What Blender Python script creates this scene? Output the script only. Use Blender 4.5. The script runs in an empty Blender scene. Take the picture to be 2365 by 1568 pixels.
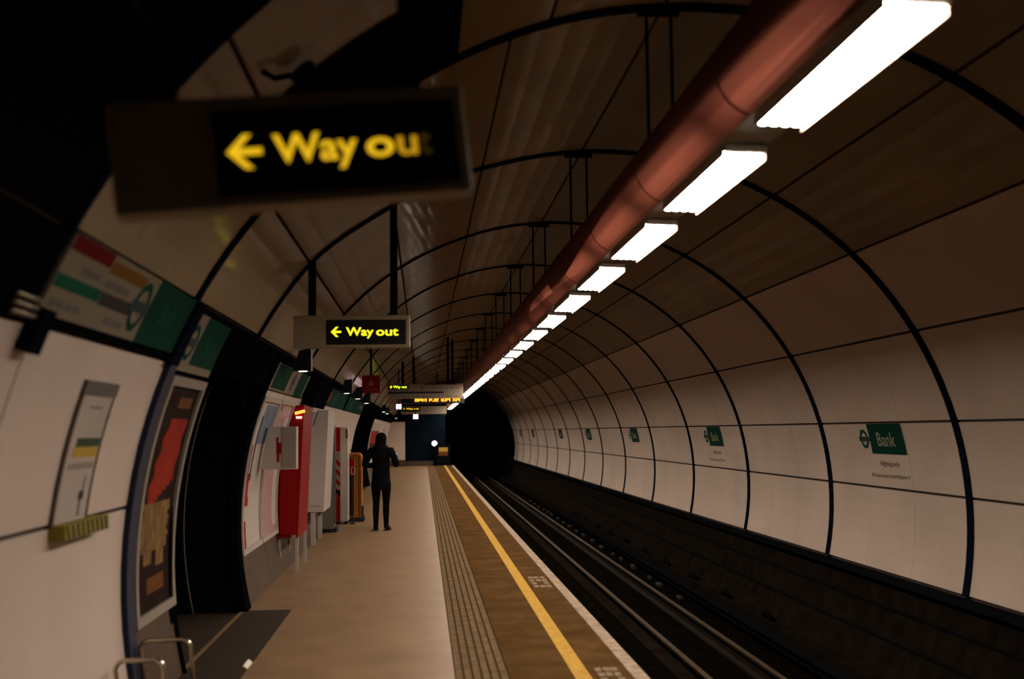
import bpy, bmesh, math, random
from mathutils import Vector, Matrix
random.seed(7)
S = bpy.context.scene
COL = S.collection
PI = math.pi
CX, CZ, R = 1.584, 0.7914, 3.297          # tunnel lining: axis x, axis z, inner radius (floor top is z = 0)
RING0, RINGD = 3.0514, 3.574              # first ring joint, ring pitch
TEND = 62.2                               # end of the lined station tunnel

# ------------------------------------------------------------------ materials
def mat(name, col, rough=0.6, metal=0.0, spec=0.08, emit=None, strength=0.0, noise=0.0, nscale=6.0, coat=0.0, coatr=0.1, bump=0.0, col2=None, stretch=(1, 1, 1)):
    m = bpy.data.materials.new(name); m.use_nodes = True
    nt = m.node_tree; b = nt.nodes['Principled BSDF']
    b.inputs['Base Color'].default_value = (*col, 1)
    b.inputs['Roughness'].default_value = rough
    b.inputs['Metallic'].default_value = metal
    b.inputs['Specular IOR Level'].default_value = spec
    b.inputs['Coat Weight'].default_value = coat
    b.inputs['Coat Roughness'].default_value = coatr
    if emit:
        b.inputs['Emission Color'].default_value = (*emit, 1)
        b.inputs['Emission Strength'].default_value = strength
    if noise > 0 or bump > 0:
        tc = nt.nodes.new('ShaderNodeTexCoord'); mp = nt.nodes.new('ShaderNodeMapping')
        mp.inputs['Scale'].default_value = stretch
        nz = nt.nodes.new('ShaderNodeTexNoise'); nz.inputs['Scale'].default_value = nscale; nz.inputs['Detail'].default_value = 6
        nt.links.new(tc.outputs['Object'], mp.inputs['Vector']); nt.links.new(mp.outputs['Vector'], nz.inputs['Vector'])
        if noise > 0:
            rp = nt.nodes.new('ShaderNodeValToRGB')
            c2 = col2 or tuple(c * (1 - noise) for c in col)
            rp.color_ramp.elements[0].position = 0.32; rp.color_ramp.elements[0].color = (*c2, 1)
            rp.color_ramp.elements[1].position = 0.68; rp.color_ramp.elements[1].color = (*col, 1)
            nt.links.new(nz.outputs['Fac'], rp.inputs['Fac']); nt.links.new(rp.outputs['Color'], b.inputs['Base Color'])
        if bump > 0:
            bp = nt.nodes.new('ShaderNodeBump'); bp.inputs['Strength'].default_value = bump; bp.inputs['Distance'].default_value = 0.01
            nt.links.new(nz.outputs['Fac'], bp.inputs['Height']); nt.links.new(bp.outputs['Normal'], b.inputs['Normal'])
    return m

def tile_mat(name, col, mortar, w, h, gap, rough, noise=0.18, coat=0.0, spec=.12):
    """square tiles seen from above (object x/y), with mottled wear"""
    m = bpy.data.materials.new(name); m.use_nodes = True
    nt = m.node_tree; b = nt.nodes['Principled BSDF']
    tc = nt.nodes.new('ShaderNodeTexCoord')
    br = nt.nodes.new('ShaderNodeTexBrick'); br.offset = 0.0; br.squash = 1.0
    br.inputs['Color1'].default_value = (*col, 1); br.inputs['Color2'].default_value = (*[c * .93 for c in col], 1)
    br.inputs['Mortar'].default_value = (*mortar, 1); br.inputs['Scale'].default_value = 1.0
    br.inputs['Mortar Size'].default_value = gap; br.inputs['Brick Width'].default_value = w; br.inputs['Row Height'].default_value = h
    br.inputs['Mortar Smooth'].default_value = 0.2
    nt.links.new(tc.outputs['Object'], br.inputs['Vector'])
    nz = nt.nodes.new('ShaderNodeTexNoise'); nz.inputs['Scale'].default_value = 2.3; nz.inputs['Detail'].default_value = 8; nz.inputs['Roughness'].default_value = 0.65
    nt.links.new(tc.outputs['Object'], nz.inputs['Vector'])
    mx = nt.nodes.new('ShaderNodeMix'); mx.data_type = 'RGBA'; mx.blend_type = 'MULTIPLY'
    rp = nt.nodes.new('ShaderNodeValToRGB')
    rp.color_ramp.elements[0].position = .35; rp.color_ramp.elements[0].color = (1 - noise * 2, 1 - noise * 2.1, 1 - noise * 2.2, 1)
    rp.color_ramp.elements[1].position = .65; rp.color_ramp.elements[1].color = (1, 1, 1, 1)
    nt.links.new(nz.outputs['Fac'], rp.inputs['Fac'])
    mx.inputs['Factor'].default_value = 1.0
    nt.links.new(br.outputs['Color'], mx.inputs['A']); nt.links.new(rp.outputs['Color'], mx.inputs['B'])
    nt.links.new(mx.outputs['Result'], b.inputs['Base Color'])
    b.inputs['Roughness'].default_value = rough
    b.inputs['Specular IOR Level'].default_value = spec
    b.inputs['Coat Weight'].default_value = coat; b.inputs['Coat Roughness'].default_value = .3
    return m

M = {}
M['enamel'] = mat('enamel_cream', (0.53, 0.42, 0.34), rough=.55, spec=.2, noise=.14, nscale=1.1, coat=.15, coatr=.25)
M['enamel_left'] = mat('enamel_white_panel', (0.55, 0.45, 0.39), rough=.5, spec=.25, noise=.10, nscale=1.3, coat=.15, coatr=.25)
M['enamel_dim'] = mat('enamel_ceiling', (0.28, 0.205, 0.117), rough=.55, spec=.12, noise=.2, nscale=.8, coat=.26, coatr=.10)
M['backing'] = mat('joint_backing', (.035, .022, .018), rough=.9)
M['ringcover'] = mat('ring_cover_navy', (.0045, .006, .013), rough=.8, spec=0)
M['ringblue'] = mat('ring_cover_blue', (.006, .011, .030), rough=.5, spec=.2)
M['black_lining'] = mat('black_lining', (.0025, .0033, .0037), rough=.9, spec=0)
M['black'] = mat('black_paint', (.004, .0045, .0055), rough=.9, spec=0)
M['dark_concrete'] = mat('dark_concrete', (0.011, 0.0075, 0.005), rough=.95, spec=.0, noise=.5, nscale=5)
M['ballast'] = mat('track_slab', (0.004, 0.003, 0.002), rough=.95, spec=.0, noise=.6, nscale=8, bump=.6)
M['rail'] = mat('rail_steel', (.009, .006, .004), rough=.8, metal=.0, spec=.02)
M['railtop'] = mat('rail_running_top', (.13, .085, .045), rough=.4, metal=.9)
M['insul'] = mat('insulator_white', (.028, .024, .016), rough=.6)
M['floor'] = tile_mat('platform_tiles', (0.205, 0.122, 0.062), (.195, .125, .075), .6, .6, .004, .45, .12, .0, .10)
M['floor_dark'] = tile_mat('edge_tiles', (0.082, 0.043, 0.016), (.07, .042, .022), .1, .4, .005, .8, .22, .0, .0)
M['tactile'] = mat('tactile_rib', (.13, .085, .047), rough=.8, spec=0, noise=.35, nscale=9)
M['groove'] = mat('tactile_groove', (.05, .032, .018), rough=.9, spec=0)
M['yellow'] = mat('yellow_line_paint', (0.42, 0.25, 0.055), rough=.8, spec=0, noise=.35, nscale=14)
M['white_edge'] = mat('edge_paint', (.31, .235, .175), rough=.8, spec=0, noise=.45, nscale=10)
M['worn'] = mat('worn_white_paint', (.21, .155, .105), rough=.8, spec=0, noise=.5, nscale=30)
M['dado'] = mat('dado_tile', (.075, .048, .03), rough=.45, noise=.25, nscale=4)
M['floor_shade'] = mat('shaded_floor', (0.026, 0.017, 0.01), rough=.8, noise=.2, nscale=9)  # wall-side floor shade, put into a dark base colour
M['duct'] = mat('duct_red_oxide', (0.15, 0.038, 0.022), rough=.55, spec=.35, noise=.12, nscale=3)
M['duct_seam'] = mat('duct_seam', (.12, .03, .022), rough=.6)
M['trunk'] = mat('trunking_cream', (0.330, 0.282, 0.222), rough=.5)
M['lamp'] = mat('fluorescent_glow', (.9, .9, .9), rough=.4, emit=(1.0, .86, .72), strength=74.0)
M['downlamp'] = mat('downlight_glow', (.9, .9, .9), emit=(1, .88, .70), strength=6.0)
M['navy'] = mat('navy_metal', (.008, .011, .018), rough=.5)
M['housing'] = mat('sign_housing', (0.231, 0.182, 0.105), rough=.5, spec=.4)
M['signface'] = mat('sign_black_face', (.004, .004, .005), rough=.35, spec=.3)
M['way1'] = mat('letters_amber', (.2, .14, 0), emit=(1, .58, .015), strength=.85)
M['way1u'] = mat('letters_amber_fading', (.2, .14, 0), emit=(1, .52, .015), strength=.5)
M['way1t'] = mat('letters_amber_failing', (.02, .014, 0), emit=(1, .5, .015), strength=.03)
M['way2'] = mat('letters_yellow', (.2, .18, 0), emit=(1, .86, .015), strength=1.7)
M['way3'] = mat('letters_lime', (.2, .2, 0), emit=(.78, 1, .015), strength=1.8)
M['way4'] = mat('letters_orange', (.2, .12, 0), emit=(1, .60, .02), strength=1.6)
M['matrix'] = mat('led_orange', (.2, .08, 0), emit=(1, .26, .02), strength=4.5)
M['pinklamp'] = mat('lamp_pink_white', (.8, .7, .75), emit=(1, .62, .72), strength=4.5)
M['white_board'] = mat('white_board', (0.2, 0.16, 0.115), rough=.45)
M['cream_print'] = mat('cream_print', (0.1814, 0.1512, 0.1123), rough=.7, spec=.02)
M['red_print'] = mat('red_print', (0.1, 0.004, 0.006), rough=.7, spec=.02)
M['amber_print'] = mat('amber_print', (0.14, 0.066, 0.012), rough=.7, spec=.02)
M['green_print'] = mat('green_print', (0.0022, 0.0401, 0.0286), rough=.7, spec=.02)
M['green_bright'] = mat('bright_green_print', (0.0060, 0.0660, 0.0390), rough=.7, spec=.02)
M['bankgreen'] = mat('bank_green', (0.0020, 0.0330, 0.0210), rough=.7, spec=.02)
M['ink'] = mat('dark_ink', (.02, .018, .02), rough=.6)
M['greyink'] = mat('grey_ink', (.10, .09, .085), rough=.6)
M['brownink'] = mat('brown_ink', (.075, .055, .045), rough=.6)
M['letters_cream'] = mat('cream_letters', (0.2550, 0.2346, 0.1530), rough=.5)
M['roundel_dark'] = mat('roundel_dark', (.012, .030, .035), rough=.5)
M['frame_grey'] = mat('frame_aluminium', (0.260, 0.223, 0.186), rough=.45, metal=.2)
M['poster_red'] = mat('poster_red', (0.2635, 0.0238, 0.0127), rough=.7, spec=.02, noise=.25, nscale=5)
M['poster_gold'] = mat('poster_gold', (0.2268, 0.1242, 0.0324), rough=.5, col2=(.05, .022, .01), noise=.5, nscale=7, stretch=(1, 3, 1))
M['poster_dark'] = mat('poster_dark', (0.021, 0.010, 0.006), rough=.7, spec=.02, noise=.5, nscale=6)
M['poster_orange'] = mat('poster_orange', (0.150, 0.054, 0.018), rough=.7, spec=.02, noise=.4, nscale=20)
M['poster_pink'] = mat('poster_pink', (0.3681, 0.2142, 0.2079), rough=.5, noise=.1, nscale=5)
M['poster_white'] = mat('poster_white', (0.436, 0.383, 0.343), rough=.5)
M['poster_blue'] = mat('poster_blue', (0.155, 0.186, 0.260), rough=.5, noise=.35, nscale=6)
M['cab_white'] = mat('cabinet_white', (0.383, 0.330, 0.297), rough=.5, noise=.06, nscale=4)
M['cab_grey'] = mat('cabinet_grey', (0.120, 0.102, 0.072), rough=.55, noise=.1, nscale=4)
M['cab_grey2'] = mat('cabinet_light_grey', (0.223, 0.192, 0.149), rough=.5)
M['red_gloss'] = mat('red_enamel', (0.2, 0.005, 0.005), rough=.5, spec=.04, noise=.1, nscale=4)
M['orange_lit'] = mat('orange_lit_strip', (.4, .1, .02), emit=(1, .32, .04), strength=2.2)
M['orange'] = mat('orange_plastic', (0.375, 0.128, 0.015), rough=.4, noise=.2, nscale=6)
M['yellow_stripe'] = mat('hazard_yellow', (0.204, 0.162, 0.018), rough=.6)
M['notice_green'] = mat('notice_green', (0.025, 0.049, 0.021), rough=.6)
M['notice_yellow'] = mat('notice_yellow', (0.385, 0.252, 0.035), rough=.6)
M['chrome'] = mat('brushed_steel', (.55, .48, .38), rough=.22, metal=1.0)
M['steel_dull'] = mat('dull_steel', (.22, .18, .13), rough=.38, metal=.9)
M['headwall'] = mat('headwall_blue', (0.0028, 0.0065, 0.012), rough=.9, spec=.02, noise=.4, nscale=3)
M['coat'] = mat('navy_coat', (0.0035, 0.0042, 0.0065), rough=.9, spec=.03, noise=.3, nscale=12)
M['leggings'] = mat('black_leggings', (0.0028, 0.003, 0.0035), rough=.9, spec=.03)
M['hair'] = mat('dark_hair', (0.005, 0.0035, 0.003), rough=.9, spec=.02)
M['skin'] = mat('skin', (.42, .25, .18), rough=.55)
M['shoe'] = mat('black_shoe', (.006, .006, .007), rough=.5)
M['screen'] = mat('phone_screen', (.1, .1, .1), emit=(.95, .9, 1), strength=1.4)

# ------------------------------------------------------------------ mesh builder
class MB:
    def __init__(s): s.v = []; s.f = []; s.mi = []; s.mats = []; s.smooth = []
    def _m(s, m):
        if m is None: return 0
        if m not in s.mats: s.mats.append(m)
        return s.mats.index(m)
    def add(s, vs, fs, m=None, smooth=False):
        k = len(s.v); i = s._m(m)
        s.v += [tuple(v) for v in vs]
        for f in fs: s.f.append(tuple(a + k for a in f)); s.mi.append(i); s.smooth.append(smooth)
    def box(s, x0, x1, y0, y1, z0, z1, m=None, T=None):
        vs = [(x, y, z) for x in (x0, x1) for y in (y0, y1) for z in (z0, z1)]
        if T: vs = [tuple(T @ Vector(v)) for v in vs]
        s.add(vs, [(0, 1, 3, 2), (4, 6, 7, 5), (0, 4, 5, 1), (2, 3, 7, 6), (0, 2, 6, 4), (1, 5, 7, 3)], m)
    def bbox(s, x0, x1, y0, y1, z0, z1, b, m=None):
        """box with chamfered edges"""
        bm = bmesh.new()
        bmesh.ops.create_cube(bm, size=1)
        for v in bm.verts:
            v.co = Vector((x0 + (v.co.x + .5) * (x1 - x0), y0 + (v.co.y + .5) * (y1 - y0), z0 + (v.co.z + .5) * (z1 - z0)))
        bmesh.ops.bevel(bm, geom=bm.edges[:], offset=b, segments=2, affect='EDGES', profile=.6)
        bm.verts.index_update()
        s.add([v.co[:] for v in bm.verts], [[v.index for v in f.verts] for f in bm.faces], m)
        bm.free()
    def tube(s, pts, r, n=10, m=None, cap=True, smooth=True):
        pts = [Vector(p) for p in pts]; rs = r if isinstance(r, (list, tuple)) else [r] * len(pts)
        vs = []; fs = []; prev = None
        for i, p in enumerate(pts):
            d = (pts[min(i + 1, len(pts) - 1)] - pts[max(i - 1, 0)]).normalized()
            a = prev if prev is not None else (Vector((0, 0, 1)) if abs(d.z) < .9 else Vector((1, 0, 0)))
            u = (a - d * a.dot(d)).normalized(); w = d.cross(u); prev = u
            for k in range(n):
                t = 2 * PI * k / n
                vs.append(p + (u * math.cos(t) + w * math.sin(t)) * rs[i])
        for i in range(len(pts) - 1):
            for k in range(n):
                a = i * n + k; b = i * n + (k + 1) % n
                fs.append((a, b, b + n, a + n))
        if cap:
            fs.append(tuple(reversed(range(n)))); fs.append(tuple(range((len(pts) - 1) * n, len(pts) * n)))
        s.add(vs, fs, m, smooth)
    def prism(s, poly, y0, y1, m=None, ax='y', smooth=False):
        """polygon (a,b) extruded along an axis: ax y -> (a,y,b); x -> (x,a,b); z -> (a,b,z)"""
        n = len(poly)
        def P(a, b, t): return {'y': (a, t, b), 'x': (t, a, b), 'z': (a, b, t)}[ax]
        vs = [P(a, b, y0) for a, b in poly] + [P(a, b, y1) for a, b in poly]
        fs = [tuple(range(n)), tuple(reversed(range(n, 2 * n)))]
        fs += [(i, i + n, (i + 1) % n + n, (i + 1) % n) for i in range(n)]
        s.add(vs, fs, m, smooth)
    def arcslab(s, a0, a1, y00, y01, r0, r1, m=None, n=None, y10=None, y11=None, yfun=None):
        """curved slab on the lining: angles a0..a1, y from y00 to y01, radii r0 (inner face) to r1.  yfun(ang)->(y0,y1) overrides"""
        n = n or max(2, int(abs(a1 - a0) / .045))
        vs = []; fs = []
        for i in range(n + 1):
            a = a0 + (a1 - a0) * i / n; c, t = math.cos(a), math.sin(a)
            ya, yb = yfun(a) if yfun else (y00, y01)
            for r in (r0, r1):
                for y in (ya, yb): vs.append((CX + r * c, y, CZ + r * t))
        for i in range(n):
            b = i * 4; e = b + 4
            fs += [(b, e, e + 1, b + 1), (b + 2, b + 3, e + 3, e + 2), (b, b + 2, e + 2, e), (b + 1, e + 1, e + 3, b + 3)]
        fs += [(0, 1, 3, 2), (n * 4, n * 4 + 2, n * 4 + 3, n * 4 + 1)]
        s.add(vs, fs, m)
    def build(s, name, m=None, parent=None, loc=None, kind=None):
        me = bpy.data.meshes.new(name); me.from_pydata(s.v, [], s.f)
        ms = [M[x] if isinstance(x, str) else x for x in s.mats] or [M[m] if isinstance(m, str) else m]
        for x in ms: me.materials.append(x)
        for p, i, sm in zip(me.polygons, s.mi, s.smooth): p.material_index = i; p.use_smooth = sm
        bm = bmesh.new(); bm.from_mesh(me); bmesh.ops.recalc_face_normals(bm, faces=bm.faces[:]); bm.to_mesh(me); bm.free()
        o = bpy.data.objects.new(name, me); COL.objects.link(o)
        if loc is not None: o.location = loc
        if parent is not None: o.parent = parent
        if kind: o['kind'] = kind
        return o

def tag(o, label, cat, group=None):
    o['label'] = label; o['category'] = cat
    if group: o['group'] = group
    return o
def empty(name, loc, label, cat, group=None, rot=None):
    o = bpy.data.objects.new(name, None); COL.objects.link(o); o.location = loc; o.empty_display_size = .1
    if rot: o.rotation_euler = rot
    return tag(o, label, cat, group)
def struct(mb, name, m=None): return mb.build(name, m, kind='structure')
TRIM = [0]
def trim(mb, m=None):
    TRIM[0] += 1
    return struct(mb, 'trim_%d' % TRIM[0], m)

def text_polys(txt, cap, bold=.0, res=3, squeeze=1.0):
    """flat text as (verts (u,v), faces), centred on u, baseline v=0, capital height = cap"""
    c = bpy.data.curves.new('t', 'FONT'); c.body = txt; c.size = 1; c.offset = bold; c.resolution_u = res; c.align_x = 'CENTER'
    o = bpy.data.objects.new('t', c); COL.objects.link(o)
    dg = bpy.context.evaluated_depsgraph_get(); me = bpy.data.meshes.new_from_object(o.evaluated_get(dg))
    k = cap / .69
    vs = [(v.co.x * k * squeeze, v.co.y * k) for v in me.vertices]; fs = [tuple(p.vertices) for p in me.polygons]
    bpy.data.objects.remove(o); bpy.data.curves.remove(c); bpy.data.meshes.remove(me)
    return vs, fs
def flat_text(mb, txt, cap, place, m, bold=0.0, squeeze=1.0, fit=None):
    vs, fs = text_polys(txt, cap, bold, squeeze=squeeze)
    if fit:
        lo = min(v[0] for v in vs); hi = max(v[0] for v in vs); k = fit / (hi - lo)
        vs = [((u - (lo + hi) / 2) * k, v) for u, v in vs]
    mb.add([place(u, v) for u, v in vs], fs, m)
def flat_poly(mb, pts, place, m): mb.add([place(u, v) for u, v in pts], [tuple(range(len(pts)))], m)
def flat_rect(mb, u0, u1, v0, v1, place, m, nv=1):
    for i in range(nv):
        a = v0 + (v1 - v0) * i / nv; b = v0 + (v1 - v0) * (i + 1) / nv
        flat_poly(mb, [(u0, a), (u1, a), (u1, b), (u0, b)], place, m)
def flat_ring(mb, r0, r1, place, m, n=28, su=1.0):
    vs = []; fs = []
    for i in range(n):
        t = 2 * PI * i / n
        vs += [place(r0 * math.cos(t) * su, r0 * math.sin(t)), place(r1 * math.cos(t) * su, r1 * math.sin(t))]
    for i in range(n):
        a = 2 * i; b = 2 * ((i + 1) % n); fs.append((a, a + 1, b + 1, b))
    mb.add(vs, fs, m)
def wallmap(side, yc, ac, r):
    """u,v on the curved wall: u to the reader's right, v up"""
    if side == 'L': return lambda u, v: (CX + r * math.cos(ac - v / R), yc + u, CZ + r * math.sin(ac - v / R))
    return lambda u, v: (CX + r * math.cos(ac + v / R), yc - u, CZ + r * math.sin(ac + v / R))

def ease(x, a, b):
    t = min(1, max(0, (x - a) / (b - a))); return t * t * (3 - 2 * t)
def ring_y(k, a):
    """y of ring joint k at angle a: the rings on the platform side are a little tapered"""
    y = RING0 + RINGD * k
    if k == 0: y += 1.38 * ease(a, 1.7, 2.3)
    if k == 1: y += .22 * ease(a, 1.7, 2.4)
    if k == 2: y += -.30 * ease(a, 1.8, 2.15) - .50 * ease(a, 2.15, 2.45)
    if k == 3: y += -.30 * ease(a, 1.9, 2.5)
    return y

# ------------------------------------------------------------------ the lining
KS = range(-2, 17)
RIGHT = [-.217, .048, .260, .529, .802]
CEIL = [.802, 1.071, 1.344, 1.617, 1.894, 2.157, 2.422, 2.640]
def panels(mb, lines, ceiling):
    for k in KS:
        for a0, a1 in zip(lines[:-1], lines[1:]):
            am = (a0 + a1) / 2
            b0, b1 = a0, a1
            if ceiling and k == 0:       # this ring is turned a little
                b0 -= .07 if 1.7 < a0 < 2.5 else 0; b1 -= .07 if 1.7 < a1 < 2.5 else 0
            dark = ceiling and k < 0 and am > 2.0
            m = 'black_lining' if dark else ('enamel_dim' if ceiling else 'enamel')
            g = .0035 / R * 2.2 if not ceiling else .003
            for j in range(3):
                def yf(a, k=k, j=j):
                    ya, yb = ring_y(k, a) + .02, ring_y(k + 1, a) - .02
                    if k == 16: yb = TEND
                    w = (yb - ya) / 3
                    return ya + j * w + .002, ya + (j + 1) * w - .002
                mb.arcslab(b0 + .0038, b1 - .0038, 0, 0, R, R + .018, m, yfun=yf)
mb = MB(); panels(mb, RIGHT, False)
mb.arcslab(-.222, .802, -4.2, TEND, R + .022, R + .10, 'backing', n=24)
struct(mb, 'wall_right')
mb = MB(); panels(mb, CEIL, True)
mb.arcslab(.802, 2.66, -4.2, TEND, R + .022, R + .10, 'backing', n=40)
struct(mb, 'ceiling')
# ring covers
for k in KS:
    if k < 0: continue
    mb = MB()
    w = .058
    a_end = 2.66
    mb.arcslab(-.217, a_end, 0, 0, R - .014, R + .02, 'ringcover', n=64, yfun=lambda a: (ring_y(k, a) - w, ring_y(k, a) + w) if not (k == 0 and a > 2.2) else (ring_y(k, a) - .03, ring_y(k, a) + .03))
    if k == 1:   # runs down the platform wall to the floor
        mb.arcslab(2.655, 3.385, 6.86, 7.03, R - .035, R + .02, 'ringblue', n=20)
        mb.arcslab(2.64, 2.76, 6.80, 6.99, R - .05, R - .02, 'ringcover', n=6)
    trim(mb)

# platform-side wall below the ceiling
mb = MB()
def lpanel(a0, a1, y0, y1, m='enamel_left'): mb.arcslab(a0 + .0035, a1 - .0035, y0 + .008, y1 - .008, R, R + .018, m)
for y0, y1 in ((-4, -1.5), (-1.5, 1.5), (1.5, 4.575), (4.575, 6.87)):
    lpanel(2.757, 3.02, y0, y1); lpanel(3.02, 3.385, y0, y1)
lpanel(2.745, 3.245, 6.95, 8.15, 'black_lining'); lpanel(3.245, 3.385, 6.95, 8.15, 'dado')
y = 10.97
while y < 27.9:
    y1 = min(y + 1.787, 28.0)
    lpanel(2.757, 3.02, y, y1); lpanel(3.02, 3.245, y, y1); lpanel(3.245, 3.385, y, y1, 'dado'); y = y1
y = 35.6
while y < 56:
    y1 = y + 1.787
    lpanel(2.757, 3.02, y, y1); lpanel(3.02, 3.245, y, y1); lpanel(3.245, 3.385, y, y1, 'dado'); y = y1
for y0, y1 in ((-4.2, 8.15), (10.97, 28.0), (35.6, 56.6)):
    mb.arcslab(2.64, 3.40, y0, y1, R + .022, R + .12, 'backing', n=18)
# plain band behind the station friezes
for y0, y1 in ((4.4, 8.15), (10.97, 28.0), (35.6, 56.6)):
    mb.arcslab(2.643, 2.755, y0, y1, R - .004, R + .018, 'black_lining')
for y0, y1 in ((-4.2, 4.4), (8.15, 10.97), (28.0, 35.6)):
    mb.arcslab(2.643, 2.755, y0, y1, R - .002, R + .10, 'black_lining')
struct(mb, 'wall_left')

# cross-passage openings in the platform wall
def passage(y0, y1, depth):
    xw = -1.66; zt = 2.16
    mb = MB()
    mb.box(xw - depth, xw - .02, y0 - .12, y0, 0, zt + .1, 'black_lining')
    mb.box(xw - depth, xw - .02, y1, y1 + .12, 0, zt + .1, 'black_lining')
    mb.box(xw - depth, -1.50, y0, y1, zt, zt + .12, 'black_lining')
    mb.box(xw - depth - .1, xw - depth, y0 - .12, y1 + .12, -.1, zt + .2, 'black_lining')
    mb.box(xw - depth, -1.619, y0, y1, -.10, -.012, 'floor_shade')
    # curved black architrave on the far side
    mb.arcslab(2.643, 3.385, y1 - .03, y1 + .20, R - .03, R + .05, 'black_lining', n=18)
    mb.arcslab(2.70, 3.385, y0 - .03, y0 + .02, R - .02, R + .05, 'black_lining', n=18)
    return trim(mb)
passage(8.17, 10.9, 3.2)
passage(28.0, 35.5, 3.2)
# slim bright edging curving down the first passage's reveal
mb = MB()
pts = []
for i in range(15):
    t = i / 14; a = 2.77 + t * (3.39 - 2.77)
    pts.append((CX + (R + .46) * math.cos(a) + .02, 10.82, CZ + (R + .30) * math.sin(a)))
mb.tube(pts, .009, 6, 'steel_dull')
trim(mb)

# black access panel in the ceiling beyond the nearest sign
mb = MB()
mb.arcslab(2.00, 2.352, 5.52, 6.66, R - .012, R - .001, 'black_lining', n=8)
hatch = mb.build('access_panel'); tag(hatch, 'black access panel in the ceiling, between the poles of the nearest sign', 'panel')
mb = MB(); hp = lambda a, y, d=.05: (CX + (R - d) * math.cos(a), y, CZ + (R - d) * math.sin(a))
mb.tube([hp(2.332, 5.06, .002), hp(2.325, 5.10), hp(2.305, 5.20), hp(2.292, 5.30)], .014, 8, 'black')
mb.tube([hp(2.283 + .016 * math.cos(t), 5.29 + .055 * math.sin(t)) for t in [2 * PI * i / 12 for i in range(13)]], .016, 8, 'black')
tag(mb.build('cable_hook'), 'small dark curled cable hook on the ceiling above the nearest sign', 'hook')
# ------------------------------------------------------------------ platform
mb = MB(); mb.box(-1.66, .198, -4.2, 56.0, -.14, 0, 'floor'); struct(mb, 'floor')
mb = MB()                                        # corduroy warning strip
mb.box(.198, .56, -4.2, 56, -.14, -.007, 'groove')
for i in range(6):
    x0 = .206 + i * .059; mb.box(x0, x0 + .043, -4.2, 56, -.01, .001, 'tactile')
trim(mb)
mb = MB(); mb.box(.56, 1.352, -4.2, 56, -.14, -.001, 'floor_dark'); trim(mb)
mb = MB(); mb.box(.975, 1.082, -4.2, 56, -.02, .0015, 'yellow'); trim(mb)
mb = MB(); mb.bbox(1.352, 1.452, -4.2, 56, -.09, .002, .008, 'white_edge'); trim(mb)
mb = MB(); mb.box(1.16, 1.24, -4.2, 56, -1.2, -.14, 'dark_concrete'); mb.box(-1.66, 1.16, 55.9, 56, -1.2, -.14, 'dark_concrete'); trim(mb)
mb = MB(); mb.box(-1.619, -1.20, 7.2, 10.93, -.01, .002, 'floor_shade'); mb.box(-1.60, -1.20, -4, 7.2, -.01, .002, 'floor_shade'); trim(mb)  # painted shadow: thin dark strip over the floor beside the left wall
# track bed
mb = MB(); mb.box(1.16, 4.42, -4.2, 90, -1.25, -1.02, 'ballast')
mb.box(2.62, 2.92, -4.2, 90, -1.02, -.97, 'dark_concrete')
mb.box(1.55, 1.70, -4.2, 90, -1.02, -.94, 'dark_concrete')
struct(mb, 'floor_trackbed')
# invert wall between track and panels, with a ledge under the panels
mb = MB()
mb.arcslab(-.62, -.226, -4.2, 90, R + .06, R + .2, 'dark_concrete', n=10)
mb.box(4.34, 4.70, -4.2, 90, -1.05, -.86, 'dark_concrete')
mb.arcslab(-.246, -.222, -4.2, TEND, R - .05, R + .08, 'black', n=2)
for a in (-.32, -.41): mb.arcslab(a - .004, a + .004, -4.2, 70, R + .04, R + .07, 'black', n=2)
trim(mb)

# ------------------------------------------------------------------ end of the station
mb = MB()
# head wall with a round tunnel mouth
hole = [(2.42 + 2.33 * math.cos(t), .90 + 2.42 * math.sin(t)) for t in [(-35 + 250 * i / 40) * PI / 180 for i in range(41)]]
outer = [(CX + (R + .1) * math.cos(t), CZ + (R + .1) * math.sin(t)) for t in [(-35 + 250 * i / 40) * PI / 180 for i in range(41)]]
vs = []; fs = []
for (a, b), (c, d) in zip(hole, outer): vs += [(a, TEND, b), (c, TEND, d)]
for i in range(40): fs.append((2 * i, 2 * i + 1, 2 * i + 3, 2 * i + 2))
mb.add(vs, fs, 'black_lining')
for i in range(40):
    (a, b), (c, d) = hole[i], hole[i + 1]
    mb.add([(a, TEND, b), (c, TEND, d), (c, 95, d), (a, 95, b)], [(0, 1, 2, 3)], 'black_lining')
mb.box(-1.5, 5.5, 95, 95.1, -1.5, 4, 'black_lining')
struct(mb, 'wall_tunnel_end')
mb = MB(); mb.box(-.84, 1.06, 56.0, 56.25, -.1, 2.9, 'headwall'); mb.box(-.84, .72, 55.9, 56.0, 0, .22, 'dado'); struct(mb, 'wall_platform_end')
mb = MB(); mb.box(-1.75, -.84, 55.4, 55.6, .3, 2.08, 'enamel'); mb.box(-1.75, -.84, 55.36, 55.6, 0, .30, 'dado')
mb.box(-1.75, -.84, 55.4, 55.62, 2.08, 3.2, 'black_lining'); struct(mb, 'wall_platform_return')

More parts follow.
